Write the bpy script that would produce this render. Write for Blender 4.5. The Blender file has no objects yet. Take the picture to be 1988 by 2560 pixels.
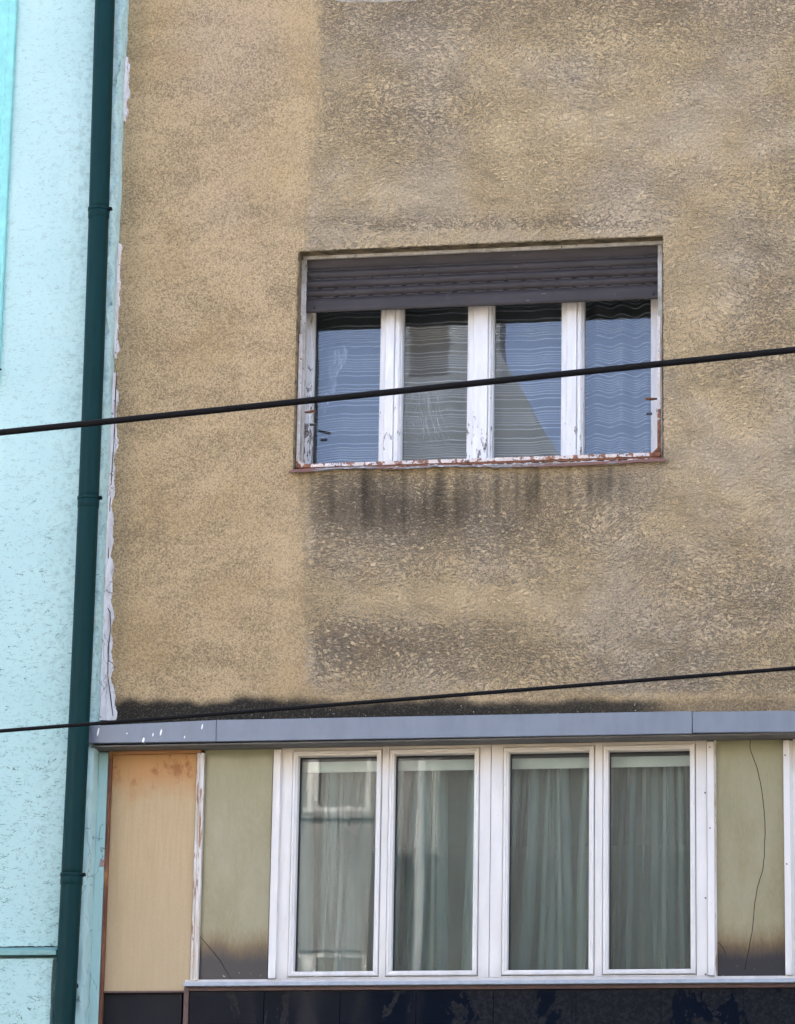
import bpy, math, random
import numpy as np
from mathutils import Matrix, Vector

random.seed(7)
rng = np.random.default_rng(7)
S = bpy.context.scene
COL = S.collection

# ------------------------------------------------------------------ camera, sky, sun, exposure
PITCH, YAW, ROLL = math.radians(14.832), math.radians(-10.658), math.radians(1.026)
FPX, DIST = 9023.0, 20.5
_f = np.array([math.sin(YAW)*math.cos(PITCH), math.cos(YAW)*math.cos(PITCH), math.sin(PITCH)])
_r = np.cross(_f, [0, 0, 1.0]); _r /= np.linalg.norm(_r)
_u = np.cross(_r, _f)
RI = _r*math.cos(ROLL) + _u*math.sin(ROLL)
UP = -_r*math.sin(ROLL) + _u*math.cos(ROLL)
CAM = np.array([DIST*math.tan(-YAW), -DIST, 1.7])
cd = bpy.data.cameras.new('camera'); cam = bpy.data.objects.new('camera', cd); COL.objects.link(cam)
m = Matrix.Identity(4)
for i in range(3):
    m[i][0], m[i][1], m[i][2], m[i][3] = RI[i], UP[i], -_f[i], CAM[i]
cam.matrix_world = m
cd.sensor_fit = 'VERTICAL'; cd.sensor_height = 36.0; cd.lens = 36.0*FPX/2560
cd.clip_start = 0.1; cd.clip_end = 2000
S.camera = cam

SUN_EL, SUN_AZ = math.radians(24), math.radians(8.5)     # the sun stands behind the facade, which lies in open shade
W = bpy.data.worlds.new('World'); S.world = W; W.use_nodes = True
wn = W.node_tree.nodes; wl = W.node_tree.links
sky = wn.new('ShaderNodeTexSky'); sky.sky_type = 'NISHITA'; sky.sun_disc = False
sky.sun_elevation = SUN_EL; sky.sun_rotation = SUN_AZ; sky.air_density = 0.35; sky.dust_density = 8.0; sky.ozone_density = 0.5
wl.new(sky.outputs[0], wn['Background'].inputs[0]); wn['Background'].inputs[1].default_value = 0.15
sl = bpy.data.lights.new('sun', 'SUN'); so = bpy.data.objects.new('sun', sl); COL.objects.link(so)
sl.energy = 4.0; sl.angle = math.radians(0.5); sl.color = (1.0, 0.93, 0.82)
sd = Vector((math.sin(SUN_AZ)*math.cos(SUN_EL), math.cos(SUN_AZ)*math.cos(SUN_EL), math.sin(SUN_EL)))
so.rotation_euler = sd.to_track_quat('Z', 'Y').to_euler(); so.location = (0, 30, 60)
S.view_settings.view_transform = 'Standard'; S.view_settings.look = 'None'; S.view_settings.gamma = 1
S.view_settings.exposure = 3.5
S.cycles.max_bounces = 8; S.cycles.transparent_max_bounces = 24
S.cycles.use_denoising = True

# ------------------------------------------------------------------ helpers
def P(px, py, Y=0.0):
    """survey: point of the photograph (1988 x 2560) on the vertical plane at depth Y -> (x, z) in metres"""
    d = RI*((px-994)/FPX) - UP*((py-1280)/FPX) + _f
    p = CAM + d*((Y+DIST)/d[1])
    return float(p[0]), float(p[2])
def PX(px, py, Y=0.0): return P(px, py, Y)[0]
def PZ(px, py, Y=0.0): return P(px, py, Y)[1]
def to_px(x, y, z):
    d = np.stack([x-CAM[0], y-CAM[1], z-CAM[2]], -1)
    w = d @ _f
    return 994 + FPX*(d @ RI)/w, 1280 - FPX*(d @ UP)/w

def tag(o, label=None, cat=None, group=None, kind=None):
    if label: o['label'] = label
    if cat: o['category'] = cat
    if group: o['group'] = group
    if kind: o['kind'] = kind
    return o
def thing(name, loc, label, cat, group=None):
    o = bpy.data.objects.new(name, None); COL.objects.link(o); o.location = loc; o.empty_display_size = 0.2
    return tag(o, label, cat, group)
def wpos(o):
    v = Vector((0, 0, 0))
    while o: v += o.location; o = o.parent
    return v

class MB:
    def __init__(s): s.v = []; s.f = []
    def add(s, vs, fs):
        n = len(s.v); s.v += [tuple(float(c) for c in v) for v in vs]; s.f += [tuple(n+i for i in f) for f in fs]; return s
    def box(s, x0, x1, y0, y1, z0, z1):
        return s.prism([(x0, z0), (x1, z0), (x1, z1), (x0, z1)], y0, y1)
    def prism(s, poly, y0, y1):
        """outline in (x, z), counter-clockwise seen from the street (-y), front at y0, back at y1"""
        n = len(poly)
        vs = [(x, y0, z) for x, z in poly] + [(x, y1, z) for x, z in poly]
        fs = [tuple(range(n)), tuple(range(2*n-1, n-1, -1))] + [(i, i+n, (i+1) % n+n, (i+1) % n) for i in range(n)]
        return s.add(vs, fs)
    def tube(s, pts, r, n=12, caps=True):
        pts = [Vector(p) for p in pts]; rings = []
        rr = r if isinstance(r, (list, tuple)) else [r]*len(pts)
        for i, p in enumerate(pts):
            t = (pts[min(i+1, len(pts)-1)] - pts[max(i-1, 0)]).normalized()
            a = t.cross(Vector((0, 1, 0)) if abs(t.y) < .9 else Vector((1, 0, 0))).normalized(); b = t.cross(a)
            rings.append([p + (a*math.cos(q) + b*math.sin(q))*rr[i] for q in [2*math.pi*k/n for k in range(n)]])
        vs = [v for R_ in rings for v in R_]; fs = []
        for i in range(len(pts)-1):
            for k in range(n):
                fs.append((i*n+k, i*n+(k+1) % n, (i+1)*n+(k+1) % n, (i+1)*n+k))
        if caps: fs += [tuple(range(n-1, -1, -1)), tuple(range((len(pts)-1)*n, len(pts)*n))]
        return s.add(vs, fs)
    def loops(s, x0, x1, z0, z1, prof):
        """mitred frame: prof is a list of (inset, y)"""
        vs = []; fs = []
        for k, (d, y) in enumerate(prof):
            vs += [(x0+d, y, z0+d), (x1-d, y, z0+d), (x1-d, y, z1-d), (x0+d, y, z1-d)]
        for k in range(len(prof)-1):
            for i in range(4):
                j = (i+1) % 4
                fs.append((4*k+i, 4*k+j, 4*k+4+j, 4*k+4+i))
        return s.add(vs, fs)
    def build(s, name, mat, parent=None, bevel=0.0, smooth=False):
        me = bpy.data.meshes.new(name); me.from_pydata(s.v, [], s.f); me.update()
        import bmesh
        bm = bmesh.new(); bm.from_mesh(me); bmesh.ops.recalc_face_normals(bm, faces=bm.faces); bm.to_mesh(me); bm.free()
        o = bpy.data.objects.new(name, me); COL.objects.link(o)
        for mm in (mat if isinstance(mat, (list, tuple)) else [mat]): me.materials.append(mm)
        if parent: o.parent = parent; o.location = -wpos(parent)
        if smooth:
            for p in me.polygons: p.use_smooth = True
        if bevel:
            b = o.modifiers.new('edge', 'BEVEL'); b.width = bevel; b.segments = 2; b.limit_method = 'ANGLE'; b.angle_limit = math.radians(40)
        return o

def grid_mesh(name, fn, us, vs, mat, parent=None, smooth=True, attrs=None, skip=None):
    U, V = np.meshgrid(us, vs, indexing='ij'); pts = fn(U, V).reshape(-1, 3)
    nu, nv = len(us), len(vs); fs = []
    for i in range(nu-1):
        for j in range(nv-1):
            if skip and skip((us[i]+us[i+1])/2, (vs[j]+vs[j+1])/2): continue
            fs.append((i*nv+j, (i+1)*nv+j, (i+1)*nv+j+1, i*nv+j+1))
    me = bpy.data.meshes.new(name); me.from_pydata(pts.tolist(), [], fs); me.update()
    me.materials.append(mat)
    if smooth: me.polygons.foreach_set('use_smooth', [True]*len(fs))
    for k, a in (attrs or {}).items():
        at = me.attributes.new(k, 'FLOAT', 'POINT'); at.data.foreach_set('value', np.asarray(a, dtype=np.float32).ravel())
    o = bpy.data.objects.new(name, me); COL.objects.link(o)
    if parent: o.parent = parent; o.location = -wpos(parent)
    return o

def sst(x, a, b):
    t = np.clip((x-a)/(b-a), 0, 1); return t*t*(3-2*t)

# ------------------------------------------------------------------ node helper
class N:
    def __init__(s, name):
        s.m = bpy.data.materials.new(name); s.m.use_nodes = True
        s.t = s.m.node_tree; s.n = s.t.nodes; s.l = s.t.links
        s.b = s.n['Principled BSDF']; s.out = s.n['Material Output']
        s.co = s.n.new('ShaderNodeTexCoord').outputs['Object']
    def put(s, inp, v):
        if hasattr(v, 'is_linked'): s.l.new(v, inp)
        elif isinstance(v, (tuple, list)): inp.default_value = (*v, 1.0)[:len(inp.default_value)] if len(v) == 3 and len(inp.default_value) == 4 else v
        else: inp.default_value = v
    def set(s, **k):
        for a, v in k.items(): s.put(s.b.inputs[a.replace('_', ' ')], v)
        return s
    def map(s, v=None, scale=(1, 1, 1), rot=(0, 0, 0), loc=(0, 0, 0)):
        q = s.n.new('ShaderNodeMapping'); s.put(q.inputs[0], v or s.co)
        q.inputs['Scale'].default_value = scale; q.inputs['Rotation'].default_value = rot; q.inputs['Location'].default_value = loc
        return q.outputs[0]
    def noise(s, v=None, scale=5, detail=3, rough=.55, dist=0, color=False):
        q = s.n.new('ShaderNodeTexNoise'); s.put(q.inputs['Vector'], v or s.co)
        q.inputs['Scale'].default_value = scale; q.inputs['Detail'].default_value = detail; q.inputs['Roughness'].default_value = rough; q.inputs['Distortion'].default_value = dist
        return q.outputs['Color' if color else 'Fac']
    def voro(s, v=None, scale=5, feature='F1', rand=1):
        q = s.n.new('ShaderNodeTexVoronoi'); q.feature = feature; s.put(q.inputs['Vector'], v or s.co); q.inputs['Scale'].default_value = scale
        q.inputs['Randomness'].default_value = rand
        return q
    def math(s, op, a, b=None, c=None, clamp=False):
        q = s.n.new('ShaderNodeMath'); q.operation = op; q.use_clamp = clamp
        for i, x in enumerate((a, b, c)):
            if x is not None: s.put(q.inputs[i], x)
        return q.outputs[0]
    def add(s, a, b): return s.math('ADD', a, b)
    def mul(s, a, b): return s.math('MULTIPLY', a, b)
    def step(s, x, a, b, lo=0.0, hi=1.0):
        q = s.n.new('ShaderNodeMapRange'); q.interpolation_type = 'SMOOTHSTEP'
        s.put(q.inputs[0], x); s.put(q.inputs[1], a); s.put(q.inputs[2], b); s.put(q.inputs[3], lo); s.put(q.inputs[4], hi)
        return q.outputs[0]
    def mix(s, f, a, b, mode='MIX'):
        q = s.n.new('ShaderNodeMix'); q.data_type = 'RGBA'; q.blend_type = mode
        s.put(q.inputs[0], f); s.put(q.inputs[6], a); s.put(q.inputs[7], b); return q.outputs[2]
    def attr(s, name):
        q = s.n.new('ShaderNodeAttribute'); q.attribute_name = name; return q.outputs['Fac']
    def sep(s, v=None):
        q = s.n.new('ShaderNodeSeparateXYZ'); s.put(q.inputs[0], v or s.co); return q.outputs
    def vadd(s, a, b, scale=None):
        if scale is not None:
            q = s.n.new('ShaderNodeVectorMath'); q.operation = 'SCALE'; s.put(q.inputs[0], b); q.inputs['Scale'].default_value = scale; b = q.outputs[0]
        q = s.n.new('ShaderNodeVectorMath'); q.operation = 'ADD'; s.put(q.inputs[0], a); s.put(q.inputs[1], b); return q.outputs[0]
    def bump(s, h, dist=.005, strength=1.0, normal=None):
        q = s.n.new('ShaderNodeBump'); s.put(q.inputs['Height'], h); q.inputs['Distance'].default_value = dist; q.inputs['Strength'].default_value = strength
        if normal is not None: s.l.new(normal, q.inputs['Normal'])
        return q.outputs[0]

# ------------------------------------------------------------------ survey of the facade (metres)
XC = PX(318, 100)                                   # corner where the mint building steps forward
MINT_Y = -0.15
UW = dict(x0=-0.645, x1=1.596, z0=7.497, z1=8.898)   # opening of the upper window
FAS_Y = -0.18
Z_FT, Z_FB = PZ(1000, 1789.5, FAS_Y), PZ(1000, 1846.5, FAS_Y)
PLY = 0.02                                          # plane of the panel strip
Z_ST = PZ(1225, 1867, PLY)                          # underside of soffit / head of the strip
Z_SB = PZ(1225, 2450, PLY)                          # sill level
def xs(px, Y=PLY, py=2160): return PX(px, py, Y)

# ------------------------------------------------------------------ materials
def m_stucco():
    n = N('tan_stucco')
    zone, dirt, grime, hue = n.attr('zone'), n.attr('dirt'), n.attr('grime'), n.attr('hue')
    warp = n.noise(n.co, 1.6, 2, .5, color=True)
    p = n.vadd(n.co, warp, .28)
    ps = n.map(p, (1, 1, 1.75), (0, math.radians(14), 0))
    h1 = n.noise(ps, 44, 4, .64, .9)
    h1b = n.noise(n.map(p, (1, 1, 1.5), (0, math.radians(8), 0), (3, 1, 2)), 95, 3, .6, .5)
    h2 = n.noise(n.co, 120, 3, .65)
    h3 = n.noise(n.map(n.co, loc=(1, 5, 2)), 88, 4, .72, .6)
    lowp = n.map(p, (1, 1, 2.2), (0, math.radians(12), 0))
    low = n.noise(lowp, 2.2, 4, .6, .4)
    low2 = n.noise(n.map(n.co, loc=(5, 0, 3)), 1.3, 4, .6)
    # right-hand zone: smeared pale skim over a darker pitted ground
    hr = n.add(n.add(n.mul(h1, .62), n.mul(h1b, .26)), n.mul(h2, .12))
    D = n.add(dirt, n.mul(n.math('SUBTRACT', low, .5), .10))
    edge = n.math('SUBTRACT', D, hr)
    dark = n.step(edge, -.035, .03)
    deep = n.step(edge, .03, .17)
    lightc = n.mix(n.step(h2, .35, .7), (.69, .51, .275), (.82, .64, .375))
    lightc = n.mix(n.step(low2, .4, .65), lightc, (.72, .575, .378))
    darkc = n.mix(n.step(low2, .38, .6), (.365, .278, .170), (.345, .272, .185))
    darkc = n.mix(deep, darkc, (.20, .155, .098))
    rc = n.mix(dark, lightc, darkc)
    sm = n.step(n.noise(n.map(p, (1, 1, 3.0), (0, math.radians(16), 0), (2, 0, 8)), 4.5, 4, .62, .3), .55, .68)
    rc = n.mix(n.mul(sm, .40), rc, n.mix(n.step(h2, .35, .7), (.36, .27, .155), (.54, .405, .235)))
    # left-hand zone: finer sandy render
    hl = n.add(n.mul(h2, .35), n.mul(h3, .65))
    lc = n.mix(n.step(n.add(hl, n.mul(n.math('SUBTRACT', low, .5), .22)), .40, .585), (.285, .208, .115), (.645, .480, .268))
    purple = n.step(n.add(hue, n.mul(n.math('SUBTRACT', low2, .5), 1.1)), .35, .85)
    lc = n.mix(n.mul(purple, .55), lc, n.mix(n.step(hl, .40, .585), (.29, .215, .15), (.60, .46, .31)))
    lc = n.mix(n.mul(n.attr('pale'), n.step(hl, .30, .5, .05, .22)), lc, (.68, .51, .285))
    warmp = n.step(n.noise(n.map(n.co, loc=(9, 2, 4)), 2.1, 3, .55), .48, .68)
    lc = n.mix(n.mul(warmp, .22), lc, (.46, .31, .13))
    zj = n.step(n.add(zone, n.mul(n.math('SUBTRACT', n.add(n.mul(n.noise(n.co, 16, 4, .7), .5), n.mul(hr, .5)), .5), 2.2)), .3, .7)
    base = n.mix(zj, lc, rc)
    # soot
    gj = n.add(grime, n.mul(n.math('SUBTRACT', n.add(n.mul(h1, .5), n.mul(h2, .5)), .5), 1.1))
    g = n.step(gj, .12, 1.05)
    base = n.mix(g, base, n.mix(n.step(h2, .5, .72), (.030, .028, .022), (.15, .122, .082)))
    # pale grit, dark pits
    vo = n.voro(n.co, 42)
    rnd = n.sep(vo.outputs['Color'])
    grit = n.mul(n.step(vo.outputs['Distance'], .16, .09), n.math('GREATER_THAN', rnd[0], .80))
    base = n.mix(n.mul(grit, .8), base, (.72, .66, .55))
    vo2 = n.voro(n.map(n.co, loc=(2, 1, 7)), 17)
    pit = n.mul(n.step(vo2.outputs['Distance'], .10, .05), n.math('GREATER_THAN', n.sep(vo2.outputs['Color'])[0], .90))
    base = n.mix(n.mul(pit, .8), base, (.06, .05, .04))
    hb = n.add(n.mul(n.step(hr, .36, .62), n.mul(zj, 1.0)), n.mul(hl, n.math('SUBTRACT', 1.1, n.mul(zj, .6))))
    n.set(Base_Color=base, Roughness=.95, Specular_IOR_Level=.15, Normal=n.bump(hb, .004, 1.0))
    dp = n.n.new('ShaderNodeDisplacement'); dp.inputs['Midlevel'].default_value = .6; dp.inputs['Scale'].default_value = .0075
    n.put(dp.inputs['Height'], n.add(n.mul(n.step(hr, .34, .66), n.math('MULTIPLY_ADD', zj, .85, .0)), n.mul(n.step(hl, .35, .65), n.math('SUBTRACT', .45, n.mul(zj, .30)))))
    n.l.new(dp.outputs[0], n.out.inputs['Displacement']); n.m.displacement_method = 'BOTH'
    return n.m

def m_mint():
    n = N('mint_render')
    x, y, z = n.sep()
    warp = n.noise(n.co, 4, 2, .5, color=True)
    p = n.vadd(n.co, warp, .10)
    big = n.noise(n.map(n.co, (1, 1, .8)), 2.0, 4, .6)
    # scratched render: short thin wavy grooves, mostly lying
    def grooves(scale, sx, sz, w, loc, m0, m1):
        a = n.noise(n.map(p, (sx, 1, sz), (0, math.radians(-4), 0), loc), scale, 2.5, .55, .6)
        line = n.step(n.math('ABSOLUTE', n.math('SUBTRACT', a, .5)), w, w*.45)
        sel = n.step(n.noise(n.map(p, (1.0, 1, 2.2), loc=loc), scale*1.1, 3, .6), m0, m1)
        return n.mul(line, sel)
    g1 = grooves(12, 1, 3.6, .014, (1, 2, 3), .51, .56)
    g2 = grooves(26, 1, 3.2, .018, (7, 2, 1), .54, .59)
    low = n.step(z, 8.6, 5.6)
    g = n.math('MAXIMUM', n.mul(g1, n.add(n.mul(low, .65), .35)), n.mul(g2, n.add(n.mul(low, .2), .6)))
    smooth = n.mul(n.step(z, 5.80, 5.74), n.step(x, XC-.15, XC-.12))
    g = n.mul(g, n.math('SUBTRACT', 1.0, smooth))
    base = n.mix(n.step(big, .35, .7), (.485, .69, .645), (.535, .735, .685))
    base = n.mix(n.mul(low, .55), base, (.42, .635, .59))
    fine = n.noise(n.co, 90, 3, .6)
    base = n.mix(n.mul(n.step(fine, .62, .78), .28), base, (.30, .47, .45))
    base = n.mix(n.mul(g, .95), base, (.10, .17, .155))
    # shading painted into the colour beside the pipe and on rough arris
    pipe_side_shade = n.mul(n.step(n.add(x, n.mul(big, .35)), XC-.20, XC+.0), n.step(n.noise(n.co, 30, 4, .65), .48, .62))
    base = n.mix(n.mul(n.mul(pipe_side_shade, n.math('SUBTRACT', 1.0, smooth)), .35), base, (.23, .36, .33))
    crk = n.voro(n.map(n.vadd(n.co, n.noise(n.co, 9, 3, .6, color=True), .10), (1.6, 1, .8)), 3.2, 'DISTANCE_TO_EDGE')
    cr = n.mul(n.mul(n.step(crk.outputs['Distance'], .010, .003), smooth), n.step(n.noise(n.co, 4), .48, .56))
    base = n.mix(n.mul(cr, .75), base, (.12, .19, .19))
    h = n.add(n.mul(n.noise(n.co, 38, 4, .6), .8), n.mul(g, -1.0))
    n.set(Base_Color=base, Roughness=.9, Specular_IOR_Level=.2, Normal=n.bump(n.add(h, n.mul(n.step(fine, .3, .8), .25)), .005, .40))
    return n.m

def m_plain(name, col, rough=.5, var=.15, scale=8, bump=0, bscale=60, **k):
    n = N(name)
    v = n.noise(n.co, scale, 4, .6)
    c2 = tuple(c*(1-var) for c in col); c1 = tuple(min(1, c*(1+var)) for c in col)
    n.set(Base_Color=n.mix(n.step(v, .3, .7), c2, c1), Roughness=n.step(v, .2, .8, rough*.85, min(1, rough*1.15)))
    if bump: n.set(Normal=n.bump(n.noise(n.co, bscale, 3, .6), bump, .6))
    n.set(**k)
    return n.m

def m_pipe():
    n = N('teal_pipe_paint')
    x, y, z = n.sep()
    v = n.noise(n.map(n.co, (1, 1, .12)), 30, 4, .6)
    s = n.step(n.noise(n.map(n.co, (1, 1, .05), loc=(3, 0, 0)), 60, 3), .68, .76)
    base = n.mix(n.step(v, .3, .7), (.0020, .027, .027), (.0032, .034, .034))
    base = n.mix(n.mul(s, .18), base, (.05, .11, .11))
    n.set(Base_Color=base, Roughness=n.step(v, .2, .8, .38, .55), Specular_IOR_Level=.12, Normal=n.bump(n.noise(n.co, 9, 2), .002, .5))
    return n.m

def m_fascia():
    n = N('grey_blue_sheet_metal')
    x, y, z = n.sep()
    v = n.noise(n.map(n.co, (1, 1, .35)), 14, 4, .6)
    base = n.mix(n.step(v, .3, .7), (.18, .208, .240), (.208, .238, .272))
    st = n.mul(n.step(n.noise(n.map(n.co, (1, 1, .08), loc=(4, 0, 1)), 40, 3), .56, .7), .25)
    base = n.mix(st, base, (.19, .21, .245))
    # bird lime flecks on the left length only
    fl = None
    for q, r, w, h in ((246, 1830, 1.7, 9), (403, 1831, 1.7, 7), (359, 1851, 2.2, 6), (383, 1837, 1.2, 4), (506, 1817, 1.4, 6), (318, 1834, 1.2, 1.5), (462, 1843, 1, 3), (330, 1806, 1, 2)):
        X_, Z_ = P(q, r, FAS_Y); k = .00245
        dx = n.math('DIVIDE', n.math('SUBTRACT', n.math('SUBTRACT', x, X_), n.mul(n.math('SUBTRACT', z, Z_), .16)), w*k*1.5); dz = n.math('DIVIDE', n.math('SUBTRACT', z, Z_), h*k*1.3)
        e = n.step(n.add(n.mul(dx, dx), n.mul(dz, dz)), 1.0, .5)
        fl = e if fl is None else n.math('MAXIMUM', fl, e)
    base = n.mix(fl, base, (.85, .86, .86))
    n.set(Base_Color=base, Roughness=n.step(v, .3, .7, .38, .5), Normal=n.bump(n.noise(n.map(n.co, (1, 1, .3)), 3.5, 2), .006, .4))
    return n.m

def m_soffit():
    n = N('mouldy_soffit')
    sp = n.noise(n.map(n.co, (1, 1, 1)), 70, 3, .6)
    band = n.step(n.noise(n.map(n.co, loc=(3, 0, 0)), 3.0, 2), .42, .6)
    base = n.mix(n.mul(n.step(sp, .60, .66), band), (.165, .155, .135), (.022, .020, .017))
    n.set(Base_Color=n.mix(n.step(n.noise(n.co, 9, 3), .4, .7), base, n.mix(.5, base, (.11, .10, .085))), Roughness=.85)
    return n.m

def m_pvc():
    n = N('white_window_plastic')
    x, y, z = n.sep()
    v = n.noise(n.map(n.co, (1, 1, .25)), 9, 4, .6)
    base = n.mix(n.step(v, .3, .7), (.72, .70, .645), (.80, .785, .735))
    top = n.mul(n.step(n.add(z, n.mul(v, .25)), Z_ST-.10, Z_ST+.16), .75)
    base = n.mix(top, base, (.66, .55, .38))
    drip = n.mul(n.step(n.noise(n.map(n.co, (1, 1, .05), loc=(2, 0, 0)), 28, 3), .55, .72), n.step(z, Z_ST-.75, Z_ST-.02))
    base = n.mix(n.mul(drip, .35), base, (.58, .47, .33))
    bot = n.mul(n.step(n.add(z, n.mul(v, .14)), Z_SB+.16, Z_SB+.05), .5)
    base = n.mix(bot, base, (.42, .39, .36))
    sp = n.step(n.noise(n.co, 55, 2), .74, .78)
    base = n.mix(n.mul(sp, .5), base, (.22, .18, .16))
    n.set(Base_Color=base, Roughness=.42, Specular_IOR_Level=.4)
    return n.m

def m_post():
    n = N('flaking_cream_post')
    x, y, z = n.sep()
    v = n.noise(n.map(n.co, (1, 1, .18)), 22, 5, .65)
    base = n.mix(n.step(v, .35, .65), (.58, .49, .37), (.76, .73, .69))
    r = n.step(n.noise(n.map(n.co, (1, 1, .10), loc=(1, 0, 5)), 48, 4, .65), .57, .64)
    base = n.mix(n.mul(r, .85), base, (.27, .10, .03))
    k = n.step(n.noise(n.map(n.co, (1, 1, .25), loc=(6, 0, 1)), 60, 4, .7), .66, .70)
    base = n.mix(k, base, (.022, .018, .016))
    n.set(Base_Color=base, Roughness=.7, Normal=n.bump(v, .003, .6))
    return n.m

def m_oldwood():
    n = N('peeling_white_paint')
    x, y, z = n.sep()
    v = n.noise(n.map(n.co, (1, 1, .12)), 30, 4, .6)
    base = n.mix(n.step(v, .3, .7), (.73, .72, .695), (.84, .835, .80))
    lowness = n.step(z, 8.35, 7.45, 0, .17)
    left = n.step(x, UW['x0']+.16, UW['x0']+.05, 0, .10)
    chips = n.noise(n.map(n.co, (1, 1, .28)), 42, 4, .66, .3)
    c = n.step(n.add(n.add(chips, lowness), left), .73, .755)
    bare = n.mix(n.step(n.noise(n.co, 80, 3), .4, .6), (.10, .085, .075), (.34, .31, .29))
    base = n.mix(c, base, bare)
    top = n.step(n.add(z, n.mul(v, .2)), 8.42, 8.75)
    base = n.mix(n.mul(top, .5), base, (.60, .53, .42))
    n.set(Base_Color=base, Roughness=.6, Normal=n.bump(n.math('SUBTRACT', v, c), .003, .6))
    return n.m

def m_rail():
    n = N('rusting_white_iron')
    x, y, z = n.sep()
    v = n.noise(n.co, 26, 5, .68)
    fine = n.noise(n.map(n.co, (.5, 1, .5), loc=(2, 4, 0)), 85, 4, .65)
    bot = n.step(z, PZ(1100, 1080, .03), PZ(1100, 1150, .03), 0, .075)
    cor = n.mul(n.step(x, 1.50, 1.56), n.step(z, 7.98, 7.62, 0, .20))
    r = n.step(n.add(n.add(n.add(n.mul(v, .55), n.mul(fine, .45)), bot), cor), .575, .62)
    rust = n.mix(n.step(fine, .38, .62), (.085, .028, .012), (.33, .13, .06))
    base = n.mix(r, n.mix(n.step(v, .4, .62), (.70, .60, .52), (.80, .78, .76)), rust)
    n.set(Base_Color=base, Roughness=.75, Normal=n.bump(n.add(fine, r), .002, .7))
    return n.m

def m_reveal():
    n = N('weathered_frame_paint')
    v = n.noise(n.map(n.co, (.3, 1, .3)), 30, 5, .65)
    f = n.noise(n.co, 90, 4, .65)
    base = n.mix(n.step(v, .35, .65), (.40, .37, .30), (.66, .63, .57))
    k = n.step(n.noise(n.map(n.co, (1, 1, .3), loc=(1, 2, 3)), 50, 4, .68), .60, .66)
    base = n.mix(k, base, (.06, .055, .045))
    n.set(Base_Color=base, Roughness=.8, Normal=n.bump(f, .002, .7))
    return n.m

def m_shutter():
    n = N('brown_grey_shutter_plastic')
    x, y, z = n.sep()
    v = n.noise(n.map(n.co, (.25, 1, 1)), 18, 4, .6)
    base = n.mix(n.step(v, .3, .7), (.036, .029, .027), (.050, .041, .039))
    scr = n.step(n.noise(n.map(n.co, (.2, 1, 3), (0, .2, 0)), 45, 2), .765, .775)
    base = n.mix(n.mul(scr, .5), base, (.5, .5, .5))
    n.set(Base_Color=base, Roughness=.52, Specular_IOR_Level=.35)
    return n.m

def m_rustframe():
    n = N('rust_brown_frame')
    x, y, z = n.sep()
    v = n.noise(n.map(n.co, (1, 1, .12)), 40, 4, .65)
    w = n.noise(n.map(n.co, (.3, 1, .5), loc=(3, 3, 3)), 7, 3)
    base = n.mix(n.step(v, .35, .65), (.12, .042, .020), (.24, .095, .040))
    base = n.mix(n.step(n.add(w, n.step(z, 4.6, 6.0, 0, .14)), .56, .66), base, (.42, .20, .065))
    n.set(Base_Color=base, Roughness=.7, Normal=n.bump(v, .003, .7))
    return n.m

def m_tanpanel():
    n = N('tan_painted_board')
    x, y, z = n.sep()
    v = n.noise(n.map(n.co, (1, 1, .06)), 70, 4, .6)
    f = n.noise(n.map(n.co, (1, 1, .4)), 160, 3, .6)
    b = n.noise(n.co, 3, 3)
    base = n.mix(n.step(v, .3, .7), (.49, .35, .175), (.53, .395, .21))
    base = n.mix(n.mul(n.step(z, 5.3, 4.6), .5), base, (.48, .375, .22))
    base = n.mix(n.mul(n.step(f, .45, .7), .25), base, (.60, .48, .32))
    wash = n.mul(n.step(n.add(z, n.mul(n.math('SUBTRACT', b, .5), .35)), Z_ST-.34, Z_ST-.10), .80)
    base = n.mix(wash, base, (.50, .24, .065))
    blot = n.mul(n.step(n.noise(n.map(n.co, (1, 1, .55)), 13, 5, .68), .52, .66), n.step(z, Z_ST-.30, Z_ST-.08))
    base = n.mix(n.mul(blot, .8), base, (.30, .105, .022))
    n.set(Base_Color=base, Roughness=.6, Normal=n.bump(v, .002, .5))
    return n.m

def m_olive():
    n = N('olive_glass_panel')
    x, y, z = n.sep()
    v = n.noise(n.map(n.co, (1, 1, .35)), 5, 4, .6)
    f = n.noise(n.map(n.co, (1, 1, .3)), 120, 3, .6)
    base = n.mix(n.step(v, .35, .65), (.265, .240, .125), (.32, .29, .175))
    base = n.mix(n.mul(n.step(f, .4, .7), .25), base, (.38, .355, .25))
    base = n.mix(n.mul(n.step(z, 5.2, 5.8), .35), base, (.31, .30, .14))
    zz = n.add(z, n.add(n.mul(n.math('SUBTRACT', n.noise(n.map(n.co, (1, 1, .3)), 7, 4, .6), .5), .13), n.mul(n.math('SUBTRACT', f, .5), .05)))
    base = n.mix(n.step(zz, Z_SB+.33, Z_SB+.17), base, (.17, .115, .05))
    base = n.mix(n.step(zz, Z_SB+.24, Z_SB+.10), base, (.022, .022, .028))
    fl = n.mul(n.step(n.noise(n.map(n.co, loc=(1, 1, 1)), 45, 3, .6), .66, .70), n.step(z, Z_SB+.09, Z_SB+.03))
    base = n.mix(n.mul(fl, .6), base, (.5, .5, .48))
    n.set(Base_Color=base, Roughness=.28, Specular_IOR_Level=.45, Normal=n.bump(v, .004, .25))
    return n.m

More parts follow.
